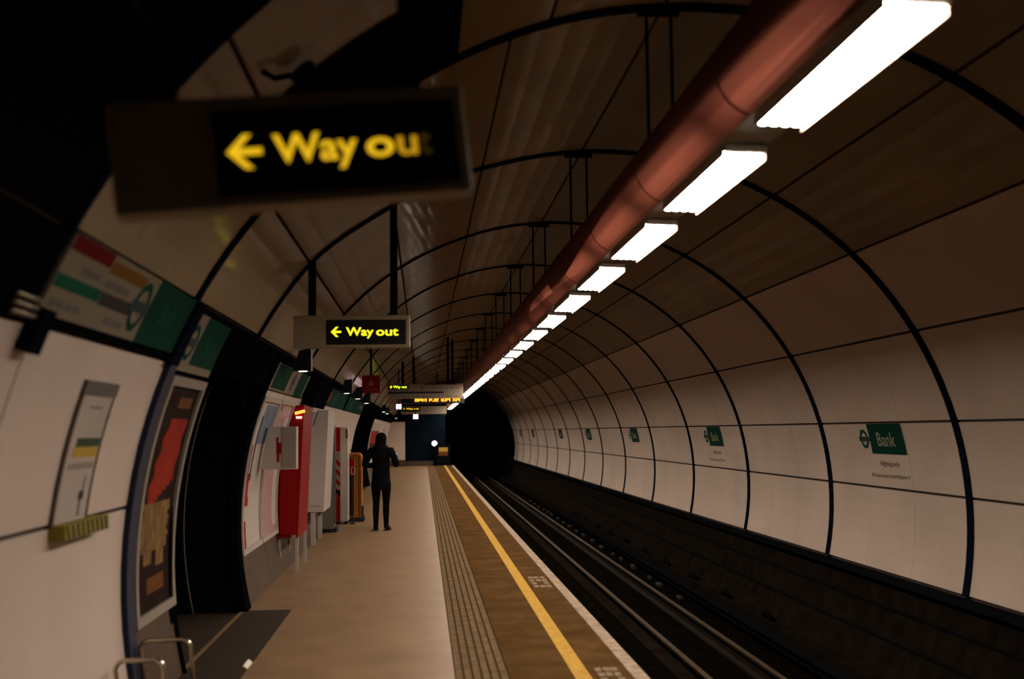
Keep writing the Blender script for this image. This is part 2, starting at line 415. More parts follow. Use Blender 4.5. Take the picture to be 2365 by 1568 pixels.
# ------------------------------------------------------------------ running rails, conductor rail
def rail(x, label, name='running_rail'):
    mb = MB()
    mb.prism([(x - .07, -1.02), (x + .07, -1.02), (x + .065, -1.0), (x + .012, -.985), (x + .012, -.90), (x + .034, -.885), (x + .034, -.86), (x - .034, -.86), (x - .034, -.885), (x - .012, -.90), (x - .012, -.985), (x - .065, -1.0)], -4, 88, 'rail')
    e = mb.build(name, parent=None)
    t = MB(); t.box(x - .031, x + .031, -4, 88, -.861, -.853, 'railtop'); t.build('rail_head', parent=e)
    return tag(e, label, 'rail')
rail(2.085, 'rusty running rail nearest the platform edge, mostly hidden below it')
rail(3.52, 'running rail farther from the platform, its polished top catching the light')
rail(2.80, 'thin centre guide rail running between the two running rails', 'guide_rail')
mb = MB(); mb.box(4.02, 4.10, -4, 80, -.93, -.83, 'black'); mb.box(3.98, 4.12, -4, 80, -.83, -.81, 'black')
tag(mb.build('conductor_rail'), 'black covered conductor rail close to the far tunnel wall', 'rail')
proto = None
yi = 18.0; n = 0
while yi < 44:
    if proto is None:
        b = MB(); b.bbox(-.045, .045, -.05, .22, 0, .08, .012, 'insul')
        proto = b.build('rail_insulator'); o = proto
    else:
        o = proto.copy(); COL.objects.link(o)
    o.location = (3.95 + random.uniform(-.02, .02), yi, -1.02)
    o.scale = (random.uniform(.6, 1), random.uniform(.5, 1.3), random.uniform(.5, 1))
    tag(o, 'one of the pale insulator blocks in a broken line beside the conductor rail', 'insulator', 'insulators beside the conductor rail')
    yi += random.choice((.95, 1.2, 1.5)) * (1 if yi < 30 else 1.3); n += 1
proto = None
for i in range(10):
    yk = 15.0 + i * 2.1
    if proto is None:
        b = MB(); b.tube([(4.42, -.16, -.84), (4.40, 0, -.76), (4.42, .16, -.84)], .035, 8, 'black'); proto = b.build('cable_clip'); o = proto
    else: o = proto.copy(); COL.objects.link(o)
    o.location = (0, yk, 0)
    tag(o, 'one of the small dark humped clips along the kerb beyond the rails', 'clip', 'clips along the far kerb')

# ------------------------------------------------------------------ red duct, trunking, strip lights, hangers
DX, DZ, DR = 1.395, 3.06, .205
D0, D1 = 2.6, 61.8
duct = empty('ventilation_duct', (DX, D0, DZ), 'long round red-brown duct hung under the tunnel crown above the platform edge', 'duct')
b = MB(); b.tube([(0, 0, 0), (0, D1 - D0, 0)], DR, 40); b.build('duct_tube', 'duct', duct)
yy = 4.55 - D0
while yy < D1 - D0:
    b = MB(); b.tube([(0, yy, 0), (0, yy + .03, 0)], DR + .003, 40, cap=False); b.build('seam_band', 'duct_seam', duct); yy += RINGD / 2 * 1.0
b = MB(); b.box(1.315, 1.495, 2.9, D1, 2.838, 2.851, 'trunk'); b.box(1.30, 1.51, 2.9, D1, 2.832, 2.840, 'trunk')
tag(b.build('lighting_trunking'), 'cream metal trunking under the red duct, carrying the strip lights', 'trunking')
ORD = ['first', 'second', 'third', 'fourth', 'fifth', 'sixth', 'seventh', 'eighth', 'ninth', 'tenth', 'eleventh', 'twelfth', 'thirteenth', 'fourteenth', 'fifteenth', 'sixteenth', 'seventeenth', 'eighteenth', 'nineteenth', 'twentieth']
def make_light():
    t = empty('strip_light', (0, 0, 0), 'x', 'lamp', 'strip lights under the red duct')
    b = MB(); b.bbox(-.098, .098, 0, 1.30, -.004, .022, .006, 'trunk')
    b.box(-.09, .09, -.03, 0.0, -.012, .018, 'trunk'); b.box(-.09, .09, 1.30, 1.33, -.012, .018, 'trunk')
    b.box(-.0985, -.0915, 0, 1.30, -.025, 0, 'trunk'); b.box(.0915, .0985, 0, 1.30, -.038, 0, 'trunk')
    b.build('housing', parent=t)
    # glowing diffuser with four rounded flutes
    b = MB(); prof = []
    nl = 4; w = .178 / nl
    for i in range(nl):
        c = -.089 + w * (i + .5)
        for q in range(7):
            th = PI + PI * q / 6
            if i and q == 0: continue
            prof.append((c + w / 2 * math.cos(th), -.008 + w / 2 * .6 * math.sin(th)))
    prof += [(.089, -.003), (-.089, -.003)]
    b.prism(prof, .012, 1.288, 'lamp'); b.build('diffuser', parent=t)
    return t
L0 = make_light()
for i in range(33):
    if i == 0: t = L0
    else:
        t = L0.copy(); COL.objects.link(t)
        for c in L0.children:
            d = c.copy(); COL.objects.link(d); d.parent = t
    t.location = (1.405, 3.135 + i * RINGD / 2, 2.804); t.rotation_euler = (0, math.radians(2), 0)
    t['label'] = ('nearest strip light, largest and cut by the top edge of the frame' if i == 0 else
                  '%s strip light from the near end of the glowing row' % ORD[i] if i < 14 else
                  'one of the tiny far strip lights merging into a solid line of glare')
hang = None
for k in range(1, 17):
    yk = RING0 + RINGD * k
    if hang is None:
        hang = empty('duct_hanger', (0, 0, 0), 'x', 'hanger', 'hangers holding up the red duct')
        for x, zt in ((DX - .07, CZ + math.sqrt(R * R - (DX - .07 - CX) ** 2)), (DX + .075, CZ + math.sqrt(R * R - (DX + .075 - CX) ** 2))):
            b = MB(); b.tube([(x, 0, DZ + .18), (x, 0, zt)], .010, 8, 'black'); b.build('hanger_rod', parent=hang)
        b = MB(); b.box(DX - .12, DX + .125, -.03, .03, CZ + R - .06, CZ + R - .03, 'black'); b.build('ceiling_bracket', parent=hang)
        h = hang
    else:
        h = hang.copy(); COL.objects.link(h)
        for c in hang.children:
            d = c.copy(); COL.objects.link(d); d.parent = h
    h.location = (0, yk, 0)
    h['label'] = ('pair of black hanger rods nearest the camera, holding the red duct' if k == 1 else
                  '%s pair of black hanger rods from the near end of the duct' % ORD[k - 1] if k < 8 else
                  'one of the tiny far pairs of hanger rods crowded together above the duct')

# ------------------------------------------------------------------ "Way out" hanging signs
def arrow(mb, place, w, h, m):
    """left-pointing arrow w wide, h tall, centred"""
    s = h * .20
    flat_poly(mb, [(-w * .36, s / 2), (-w * .36, -s / 2), (w / 2, -s / 2), (w / 2, s / 2)], place, m)
    k = h / 2
    flat_poly(mb, [(-w / 2, 0), (-w / 2 + k, k), (-w / 2 + k + s * 1.2, k), (-w / 2 + s * 1.35, 0)], place, m)
    flat_poly(mb, [(-w / 2, 0), (-w / 2 + s * 1.35, 0), (-w / 2 + k + s * 1.2, -k), (-w / 2 + k, -k)], place, m)
def way_out_sign(name, loc, W, H, rot, label, lm, poles, ztops, px=(.28, .965), split=False):
    """box sign facing -y, centre of box at loc"""
    e = empty(name, loc, label, 'sign', None, (0, 0, rot[2]))
    D = .12
    b = MB(); b.bbox(-W / 2, W / 2, -D / 2, D / 2, -H / 2, H / 2, .008, 'housing'); b.build('housing', parent=e)
    p0, p1 = -W / 2 + W * px[0], -W / 2 + W * px[1]
    b = MB(); b.box(p0, p1, -D / 2 - .004, -D / 2 + .004, -H * .41, H * .36, 'signface'); b.box(-p1, -p0, D / 2 - .004, D / 2 + .004, -H * .41, H * .36, 'signface')
    b.build('sign_face', parent=e)
    pw = p1 - p0
    def pl(cu, cv): return lambda u, v: (cu + u, -D / 2 - .006, cv + v)
    cap = H * .25; base = -H * .13
    ac, wc = (.115, .405) if split else (.122, .42)
    b = MB(); arrow(b, pl(p0 + pw * ac, base + cap * .46), cap * 1.25, cap * 1.25, lm); b.build('arrow', parent=e)
    b = MB(); flat_text(b, 'Way', cap, pl(p0 + pw * wc, base), lm, .018, fit=pw * .345); b.build('lettering', parent=e)
    b = MB()
    if split:
        flat_text(b, 'o', cap, pl(p0 + pw * .672, base), lm, .018, fit=pw * .118)
        flat_text(b, 'u', cap, pl(p0 + pw * .788, base), 'way1u', .018, fit=pw * .085)
        flat_text(b, 't', cap, pl(p0 + pw * .865, base), 'way1t', .012, fit=pw * .05)
    else: flat_text(b, 'out', cap, pl(p0 + pw * .765, base), lm, .018, fit=pw * .28)
    b.build('lettering', parent=e)
    # the same words on the other side
    def pb(cu, cv): return lambda u, v: (cu - u, D / 2 + .006, cv + v)
    b = MB(); flat_text(b, 'Way out', cap, pb(-(p0 + p1) / 2 - pw * .05, base), lm, .018, fit=pw * .62); b.build('back_lettering', parent=e)
    for c in e.children: c.rotation_euler = (0, rot[1], 0)
    for x, zt in zip(poles, ztops):
        b = MB(); b.bbox(x - .03, x + .03, -.03, .03, H / 2 - .02 - x * math.tan(rot[1]), zt - loc[2], .004, 'black'); b.build('pole', parent=e)
    return e
way_out_sign('way_out_sign', (-.338, 3.1, 2.345), .925, .29, (0, math.radians(-6.3), math.radians(9)), 'large blurred Way out sign close to the camera, its last letter fading', 'way1', (-.33, .31), (3.20, 3.66), split=True)
way_out_sign('way_out_sign', (-.564, 9.5, 2.413), .93, .26, (0, 0, 0), 'sharper Way out sign on two black poles, second from the camera', 'way2', (-.322, .335), (2.98, 3.52))

def board(name, y, x0, x1, z0, z1, label, lm, pfrac, extra):
    e = empty(name, ((x0 + x1) / 2, y, (z0 + z1) / 2), label, 'sign')
    W, H = x1 - x0, z1 - z0; D = .10
    b = MB(); b.bbox(-W / 2, W / 2, -D / 2, D / 2, -H / 2, H / 2, .008, 'white_board'); b.build('board', parent=e)
    P = lambda u, v: (u, -D / 2 - .006, v)
    pw = W * pfrac
    b = MB(); b.box(-W / 2 + .02, -W / 2 + .02 + pw, -D / 2 - .004, -D / 2 + .004, H * .12 if extra == 3 else -H * .2, H * .42, 'signface'); b.build('sign_face', parent=e)
    cap = H * .17; c0 = -W / 2 + .02; cv = H * .21 if extra == 3 else H * .12
    b = MB(); arrow(b, lambda u, v: (c0 + pw * .13 + u, -D / 2 - .007, cv + cap * .45 + v), cap * 1.1, cap * 1.1, lm); b.build('arrow', parent=e)
    b = MB(); flat_text(b, 'Way out', cap, lambda u, v: (c0 + pw * .57 + u, -D / 2 - .007, cv + v), lm, .018, fit=pw * .66); b.build('lettering', parent=e)
    b = MB()
    if extra == 3:
        flat_rect(b, -.02, W * .40, H * .42, H * .50, P, 'red_print')
        flat_rect(b, -W * .49, W * .24, -H * .16, -H * .03, P, 'ink')
        for i in range(16): flat_rect(b, -W * .46 + i * .105, -W * .46 + i * .105 + random.uniform(.04, .09), -H * .38, -H * .30, P, 'greyink')
        for i in range(5): flat_rect(b, W * .1 + i * .14, W * .1 + i * .14 + .09, H * .14, H * .22, P, 'greyink')
        flat_rect(b, -.12, -.06, H * .1, H * .3, P, 'greyink')
    else:
        for i in range(4): flat_rect(b, -.05 + i * .14, .03 + i * .14, H * .16, H * .24, P, 'greyink')
        flat_ring(b, .03, .06, lambda u, v: (u + .05, -D / 2 - .006, v - H * .12), 'greyink', 14)
        flat_rect(b, .16, .34, -H * .16, -H * .06, P, 'greyink')
    b.build('print', parent=e)
    for x in (-W * .3, W * .3):
        zt = CZ + math.sqrt(R * R - ((x0 + x1) / 2 + x - CX) ** 2)
        b = MB(); b.box(x - .03, x + .03, -.03, .03, H / 2 - .01, zt - (z0 + z1) / 2, 'black'); b.build('pole', parent=e)
    return e
board('direction_board', 29.0, -.86, 1.0, 2.42, 2.79, 'long white direction board with a lime Way out panel and red stripe', 'way3', .27, 3)
board('direction_board', 47.0, -.86, .95, 2.31, 2.62, 'farther, smaller white direction board with an orange Way out panel', 'way4', .42, 4)
# dot-matrix indicator
e = empty('hanging_train_indicator', (.27, 30.2, 2.42), 'black dot-matrix train indicator with a row of glowing orange characters', 'display')
b = MB(); b.bbox(-.80, .80, -.10, .10, -.10, .10, .01, 'signface'); b.build('casing', parent=e)
b = MB()
for u0, u1 in ((-.47, -.15), (-.11, .15), (.20, .46), (.50, .69)):
    u = u0
    while u < u1 - .02:
        w = random.choice((.02, .028))
        for r in range(5):
            if random.random() < .8: b.box(u, u + w, -.108, -.10, -.045 + r * .02, -.045 + r * .02 + .015, 'matrix')
        u += w + .008
b.build('characters', parent=e)
b = MB(); b.box(.74, .755, -.106, -.1, .02, .05, 'cream_print'); b.prism([(.765, .05), (.79, .05), (.7775, .02)], -.106, -.1, 'cream_print'); b.build('marker', parent=e)
for x in (-.5, .5):
    b = MB(); zt = CZ + math.sqrt(R * R - (.27 + x - CX) ** 2); b.box(x - .03, x + .03, -.03, .03, .09, zt - 2.435, 'black'); b.build('pole', parent=e)

# hanging red sign with pale emblem
e = empty('hanging_sign', (-.72, 16.5, 2.275), 'square red hanging sign with a pale round emblem, on a thin black rod', 'sign')
b = MB(); b.bbox(-.125, .125, -.02, .02, -.125, .125, .006, 'red_print'); b.build('plate', parent=e)
b = MB(); flat_ring(b, 0.0, .032, lambda u, v: (u, -.022, v + .005), 'amber_print', 16); flat_poly(b, [(-.012, .03), (.012, .03), (0, .075)], lambda u, v: (u, -.022, v), 'amber_print')
b.build('emblem', parent=e)
b = MB()
for i in range(5): flat_rect(b, -.085 + i * .036, -.058 + i * .036, -.088, -.07, lambda u, v: (u, -.022, v), 'poster_orange')
b.build('print', parent=e)
b = MB(); b.tube([(0, 0, .12), (0, 0, CZ + math.sqrt(R * R - (-.72 - CX) ** 2) - 2.275)], .016, 8, 'black'); b.build('rod', parent=e)

# bright pink-white lamps near the far signs
for i, (x, y, z, lab) in enumerate(((-.62, 30.5, 2.26, 'pinkish white glowing twin lamp left of the orange indicator'), (-.24, 40.0, 2.12, 'pinkish white glowing twin lamp below the far direction board'))):
    e = empty('hanging_twin_lamp', (x, y, z), lab, 'lamp')
    s = .075 if i == 0 else .09
    b = MB(); b.bbox(-s * 1.2, s * 1.2, 0, .10, -s, s, .01, 'black'); b.build('lamp_body', parent=e)
    for sx in (-1, 1):
        b = MB(); b.bbox(sx * s * .5 - s * .38, sx * s * .5 + s * .38, -.02, .0, -s * .85, s * .85, .01, 'pinklamp'); b.build('lamp_lens', parent=e)
    b = MB(); b.tube([(0, .05, s), (0, .05, CZ + math.sqrt(R * R - (x - CX) ** 2) - z)], .012, 6, 'black'); b.build('stem', parent=e)
e = empty('signal_lamp', (.545, 55.7, 1.05), 'round pinkish white signal lamp glowing at the platform end', 'lamp')
b = MB(); b.tube([(0, -.05, 0), (0, -.02, 0)], .125, 16, 'pinklamp'); b.build('lamp_lens', parent=e)
b = MB(); b.tube([(0, -.02, 0), (0, .12, 0)], .15, 16, 'black'); b.tube([(0, .08, 0), (0, .08, -1.05)], .04, 8, 'black'); b.build('lamp_body', parent=e)
e = empty('end_barrier', (.95, 55.5, 0), 'dark platform-end barrier carrying a yellow and orange notice', 'barrier')
b = MB(); b.bbox(-.36, .34, 0, .06, .02, 1.0, .01, 'black'); b.box(-.36, -.28, 0, .06, 0, .05, 'black'); b.box(.26, .34, 0, .06, 0, .05, 'black'); b.build('gate', parent=e)
b = MB(); b.box(-.21, .22, -.012, 0, .47, .67, 'poster_orange'); b.box(-.21, .22, -.012, 0, .67, .86, 'notice_yellow'); b.build('notice', parent=e)

# ------------------------------------------------------------------ far-wall station name signs
first = True
for i, (yc, lab, txt) in enumerate(((11.88, 'largest green Bank name sign on the right wall, nearest the camera', True), (19.05, 'second green Bank name sign along the right wall', True), (26.4, 'third green Bank name sign along the right wall', False), (33.8, 'fourth green Bank name sign along the right wall', False),
        (40.7, 'fifth green Bank name sign along the right wall', False), (51.0, 'sixth green Bank name sign, small and dark near the tunnel end', False), (57.5, 'seventh and farthest green Bank name sign at the tunnel end', False))):
    e = empty('station_name_sign', (4.8, yc, 1.47), lab, 'sign', 'Bank name signs on the right wall')
    inv = lambda p: (p[0] - 4.8, p[1] - yc, p[2] - 1.47)
    wm = wallmap('R', yc, .207, R - .006)
    W = lambda u, v: inv(wm(u, v))
    b = MB(); flat_rect(b, -.45, .45, -.160, .166, W, 'bankgreen', 6)
    wm2 = wallmap('R', yc, .207, R - .001)
    b.build('name_panel', parent=e)
    wt = wallmap('R', yc, .207, R - .009)
    b = MB(); flat_text(b, 'Bank', .145, lambda u, v: inv(wt(u + .0, v - .075)), 'letters_cream', .012, fit=.47); b.build('lettering', parent=e)
    b = MB(); flat_ring(b, .072, .105, lambda u, v: inv(wt(u - .60, v - .0)), 'green_print', 28); b.build('roundel_ring', parent=e)
    b = MB(); flat_rect(b, -.735, -.465, -.027, .027, lambda u, v: inv(wallmap('R', yc, .207, R - .011)(u, v)), 'roundel_dark'); b.build('roundel_bar', parent=e)
    if txt:
        b = MB(); flat_text(b, 'Alighting only', .052, lambda u, v: inv(wt(u - .03, v - .285)), 'brownink', .004, fit=.50); b.build('notice_lettering', parent=e)
        b = MB(); flat_text(b, 'All trains depart from Platform 9', .042, lambda u, v: inv(wt(u - .06, v - .410)), 'brownink', .003, fit=1.0); b.build('notice_lettering', parent=e)

# ------------------------------------------------------------------ platform-side friezes
def frieze_base(name, y0, y1, a0, a1, label, m):
    yc = (y0 + y1) / 2; org = Vector((-1.38, yc, 2.2))
    e = empty(name, org, label, 'sign', None)
    class F: pass
    f = F(); f.e = e; f.a0 = a0; f.a1 = a1
    def mp(r):
        w = wallmap('L', 0, 0, r)
        def g(Y, t):        # absolute y, t = 0 at the top edge, 1 at the bottom edge
            a = a0 + (a1 - a0) * t
            return (CX + r * math.cos(a) - org.x, Y - org.y, CZ + r * math.sin(a) - org.z)
        return g
    f.mp = mp
    b = MB(); b.arcslab(a0, a1, y0, y1, R - .022, R - .003, m, n=6); o = b.build('panel', parent=e); o.location = -org
    return f
def band(f, name, y0, y1, t0, t1, m, r=R - .024, slant=0.0):
    b = MB(); P = f.mp(r)
    for i in range(4):
        ta = t0 + (t1 - t0) * i / 4; tb = t0 + (t1 - t0) * (i + 1) / 4
        b.add([P(y0, ta), P(y1, ta), P(y1, tb), P(y0, tb)], [(0, 1, 2, 3)], m)
    return b.build(name, parent=f.e)
def blobs(f, y0, y1, t0, t1, m, n=6):
    b = MB(); P = f.mp(R - .0245); w = (y1 - y0) / n; tm = (t0 + t1) / 2; th = (t1 - t0) * .12
    vs = []; fs = []
    for i in range(n):
        a, c = y0 + i * w, y0 + (i + random.uniform(.55, .9)) * w; k = len(vs)
        for y in (a, c): vs += [P(y, t0), P(y, tm - th), P(y, tm + th), P(y, t1)]
        fs += [(k, k + 4, k + 5, k + 1), (k + 1, k + 5, k + 6, k + 2), (k + 2, k + 6, k + 7, k + 3)]
        if i < n - 1: fs.append((k + 5, k + 9, k + 10, k + 6))
    b.add(vs, fs, m)
    return b.build('small_print', parent=f.e)
def roundel(f, yc, ring_m, rr=.10, tc=.5):
    H = (f.a1 - f.a0) * R
    P = f.mp(R - .0245); P2 = f.mp(R - .026)
    b = MB(); flat_ring(b, rr * .68, rr, lambda u, v: P(yc + u, tc - v / H), ring_m, 24); b.build('roundel_ring', parent=f.e)
    b = MB(); flat_rect(b, -rr * 1.25, rr * 1.25, -rr * .22, rr * .22, lambda u, v: P2(yc + u, tc - v / H), 'roundel_dark'); b.build('roundel_bar', parent=f.e)
def bank_text(f, yc, cap, m='green_bright', tc=.62):
    H = (f.a1 - f.a0) * R; P = f.mp(R - .026)
    b = MB(); flat_text(b, 'Bank', cap, lambda u, v: P(yc + u, tc - v / H), m, .012); b.build('lettering', parent=f.e)
f = frieze_base('line_diagram_frieze', 4.47, 6.80, 2.640, 2.742, 'nearest station frieze, pale with red, amber, green and black bars', 'cream_print')
band(f, 'red_bar', 4.48, 5.03, .01, .20, 'red_print'); band(f, 'amber_bar', 5.05, 5.66, .08, .25, 'amber_print')
band(f, 'green_bar', 4.48, 5.08, .50, .66, 'green_bright'); band(f, 'black_bar', 5.09, 5.62, .50, .68, 'ink')
blobs(f, 4.72, 4.98, .33, .42, 'greyink', 4); blobs(f, 5.08, 5.5, .34, .44, 'greyink', 5); blobs(f, 4.52, 4.92, .80, .89, 'greyink', 4); blobs(f, 5.28, 5.6, .80, .90, 'greyink', 4)
roundel(f, 5.74, 'green_print', .13)
band(f, 'green_panel', 5.90, 6.79, .0, 1.0, 'bankgreen', R - .0235); bank_text(f, 6.34, .12)
f = frieze_base('station_frieze', 7.0, 8.14, 2.655, 2.768, 'short green station frieze with a roundel, above the tall dark advert', 'cream_print')
band(f, 'green_panel', 7.36, 8.14, 0, .86, 'bankgreen', R - .0235); roundel(f, 7.18, 'green_print', .12); bank_text(f, 7.75, .11)
f = frieze_base('station_frieze', 11.08, 14.15, 2.672, 2.757, 'green and white station frieze just past the dark passage', 'cream_print')
band(f, 'green_panel', 11.25, 12.35, 0, .92, 'bankgreen', R - .0235); roundel(f, 12.78, 'ink', .10); band(f, 'green_panel', 13.2, 14.0, 0, 1, 'bankgreen', R - .0235)
f = frieze_base('station_frieze', 16.4, 21.4, 2.672, 2.757, 'dim station frieze above the grey cabinet', 'green_print')
band(f, 'brown_bar', 17.6, 18.1, .2, .8, 'poster_orange'); roundel(f, 18.9, 'greyink', .10); band(f, 'green_panel', 19.4, 20.6, .1, .9, 'bankgreen'); blobs(f, 16.6, 17.4, .3, .6, 'greyink', 4)
f = frieze_base('station_frieze', 22.0, 27.6, 2.672, 2.757, 'dark far station frieze above the orange barrier', 'green_print')
roundel(f, 23.2, 'greyink', .10); band(f, 'green_panel', 24.0, 25.5, .1, .9, 'bankgreen'); blobs(f, 26, 27.2, .3, .6, 'greyink', 5)
b = MB(); b.arcslab(2.665, 2.775, 14.5, 16.3, R - .14, R - .003, 'black', n=4)
tag(b.build('speaker_box'), 'plain black box mounted between two station friezes', 'box')

# wedge-shaped wall lamps above the friezes
wl = None
for i, (yk, lab) in enumerate(((11.7, 'nearest black wedge lamp, the brightest spot above the left friezes'), (18.4, 'second black wedge lamp along the left friezes'), (21.5, 'third black wedge lamp along the left friezes'), (24.8, 'fourth black wedge lamp along the left friezes'),
        (35.6, 'fifth black wedge lamp, beside the glowing twin lamp'), (39.0, 'sixth black wedge lamp, tiny and far'), (52.0, 'seventh and farthest black wedge lamp'))):
    if wl is None:
        wl = empty('wedge_lamp', (0, 0, 0), lab, 'lamp', 'wedge lamps along the friezes')
        b = MB(); b.prism([(-.02, .0), (-.20, .0), (-.135, .20), (-.02, .22)], -.09, .09, 'navy'); b.build('lamp_body', parent=wl)
        b = MB(); b.tube([(-.105, 0, -.004), (-.105, 0, .004)], .042, 14, 'downlamp'); b.build('lamp_lens', parent=wl)
        b = MB(); b.box(-.265, -.06, -.02, .02, .075, .10, 'navy'); b.build('bracket', parent=wl)
        t = wl
    else:
        t = wl.copy(); COL.objects.link(t)
        for c in wl.children:
            d = c.copy(); COL.objects.link(d); d.parent = t
    t.location = (-1.075, yk, 2.215); t['label'] = lab

# ------------------------------------------------------------------ near left wall fittings
# notice panel with hazard-striped ledge
e = empty('notice_panel', (-1.66, 5.8, 1.5), 'narrow upright notice panel on the cream wall, yellow block in its middle', 'notice')
org = Vector((-1.66, 5.8, 1.5))
def onwall(b, a0, a1, y0, y1, r0, r1, m, n=None): b.arcslab(a0, a1, y0, y1, r0, r1, m, n)
def put(b, name, par, org):
    o = b.build(name, parent=par); o.location = -org; return o
b = MB(); onwall(b, 2.818, 3.018, 5.48, 6.02, R - .012, R - .001, 'cab_white', 8); put(b, 'sheet', e, org)
b = MB()
onwall(b, 2.812, 2.832, 5.46, 6.02, R - .02, R, 'greyink', 2)
onwall(b, 2.83, 3.02, 5.46, 5.49, R - .016, R, 'brownink', 8); onwall(b, 2.83, 3.02, 5.995, 6.02, R - .016, R, 'brownink', 8); put(b, 'frame', e, org)
b = MB(); onwall(b, 2.896, 2.909, 5.60, 5.98, R - .014, R, 'notice_green', 2); onwall(b, 2.909, 2.924, 5.58, 5.98, R - .014, R, 'notice_yellow', 2); put(b, 'yellow_block', e, org)
b = MB(); onwall(b, 2.933, 2.942, 5.56, 5.97, R - .0135, R, 'cab_grey2', 2); onwall(b, 2.848, 2.853, 5.66, 5.86, R - .0135, R, 'cab_grey2', 2)
onwall(b, 2.975, 2.988, 5.82, 5.90, R - .0135, R, 'ink', 2); onwall(b, 2.953, 2.975, 5.87, 5.89, R - .0135, R, 'greyink', 2); onwall(b, 2.988, 3.012, 5.84, 5.87, R - .0135, R, 'greyink', 2); put(b, 'print', e, org)
e = empty('hazard_ledge', (-1.66, 5.85, 1.16), 'small ledge striped yellow and black under the notice panel', 'ledge')
b = MB(); b.bbox(-.05, .045, -.37, .37, -.035, .035, .006, 'yellow_stripe'); b.build('ledge', parent=e)
b = MB()
for i in range(9):
    y0 = -.36 + i * .08
    b.prism([(y0 + .03, -.035), (y0 + .060, -.035), (y0 + .032, .035), (y0 + .002, .035)], .0455, .0475, 'ink', ax='x')
b.build('stripes', parent=e)
# black bracket and bright conduit at the frame's left edge
b = MB(); b.arcslab(2.735, 2.79, 4.44, 4.57, R - .06, R - .001, 'black', n=3)
tag(b.build('cable_bracket'), 'small black bracket at the lower corner of the nearest frieze', 'bracket')
b = MB()
for t in (0, .03, .06): b.tube([(-1.405 - t * .3, 4.16, 2.10 - t), (-1.405 - t * .3, 4.40, 2.10 - t)], .011, 8, 'steel_dull')
tag(b.build('conduit_bundle'), 'short bundle of shiny conduits by the left edge of the frame', 'pipe')
# steel hoops low against the wall
def hoop(name, xs, y, zt, label):
    e = empty(name, (0, y, 0), label, 'rail')
    x0, x1 = xs; r = .05
    pts = [(x0 + .05, 0, .0), (x0, 0, zt - r)]
    pts += [(x0 + r - r * math.cos(t), 0, zt - r + r * math.sin(t)) for t in [PI / 2 * i / 5 for i in range(1, 6)]]
    pts += [(x1 - r + r * math.sin(t), 0, zt - r + r * math.cos(t)) for t in [PI / 2 * i / 5 for i in range(0, 6)]]
    pts += [(x1 + .03, 0, 0)]
    b = MB(); b.tube(pts, .013, 10, 'chrome'); b.build('hoop_tube', parent=e)
    for x in (x0 + .05, x1 + .03):
        b = MB(); b.tube([(x, 0, 0), (x, 0, .012)], .026, 14, 'steel_dull'); b.build('base_flange', parent=e)
    return e
hoop('steel_hoop', (-1.632, -1.345), 7.0, .42, 'low bent steel hoop on the floor, the rear of the two hoops')
hoop('steel_hoop', (-1.632, -1.38), 6.45, .41, 'low bent steel hoop on the floor, the nearer of the two hoops')
e = empty('foot_plate', (-1.21, 7.05, 0), 'tilted pale metal plate standing beside the steel hoops', 'plate')
b = MB(); T = Matrix.Rotation(math.radians(35), 4, 'Y') @ Matrix.Translation((0, 0, 0))
b.box(-.015, .015, -.1, .1, .0, .32, 'steel_dull', T); b.build('plate', parent=e)
b = MB(); b.box(-.09, .02, -.1, .1, 0, .015, 'steel_dull'); b.build('base', parent=e)

# tall advert 1
def advert(name, y0, y1, a0, a1, label, cells, fw=.06, frame='frame_grey'):
    yc = (y0 + y1) / 2; org = Vector((-1.66, yc, 1.2)); e = empty(name, org, label, 'poster')
    fa = fw / R; n = 14
    b = MB()
    b.arcslab(a0, a0 + fa, y0, y1, R - .035, R - .001, frame, n=2); b.arcslab(a1 - fa, a1, y0, y1, R - .035, R - .001, frame, n=2)
    b.arcslab(a0 + fa, a1 - fa, y0, y0 + fw, R - .035, R - .001, frame, n=n); b.arcslab(a0 + fa, a1 - fa, y1 - fw, y1, R - .035, R - .001, frame, n=n)
    put(b, 'frame', e, org)
    A0, A1, Y0, Y1 = a0 + fa, a1 - fa, y0 + fw, y1 - fw
    for nm, m, polys in cells:
        b = MB()
        for (u0, u1, t0, t1) in polys:
            b.arcslab(A0 + (A1 - A0) * t0, A0 + (A1 - A0) * t1, Y0 + (Y1 - Y0) * u0, Y0 + (Y1 - Y0) * u1, R - (.016 if nm != 'poster_sheet' else .014), R - .002, m, n=max(2, int(12 * (t1 - t0))))
        put(b, nm, e, org)
    return e
advert('advert_panel', 7.08, 8.14, 2.778, 3.242, 'tall dark framed advert with a red figure above gold shapes', [
    ('poster_sheet', 'poster_dark', [(0, 1, 0, 1)]),
    ('orange_title', 'poster_orange', [(.45, .85, .05, .10)]),
    ('red_figure', 'poster_red', [(.36 - .22 * (i / 20) + .03 * math.sin(i * 1.1), .90 - .08 * (i / 20) - (.0 if i < 15 else .085 * (i - 14)) + .02 * math.sin(i * .9 + 1), .15 + .0195 * i, .15 + .0195 * (i + 1)) for i in range(20)]),
    ('gold_scene', 'poster_gold', [(.08 + .04 * math.sin(i * 1.7), .86 + .03 * math.sin(i * 2.3), .53 + .024 * i, .53 + .024 * (i + 1)) for i in range(9)] + [(.2, .42, .745, .80), (.55, .78, .745, .82)]),
    ('orange_caption', 'poster_orange', [(.30, .78, .86, .93)])])
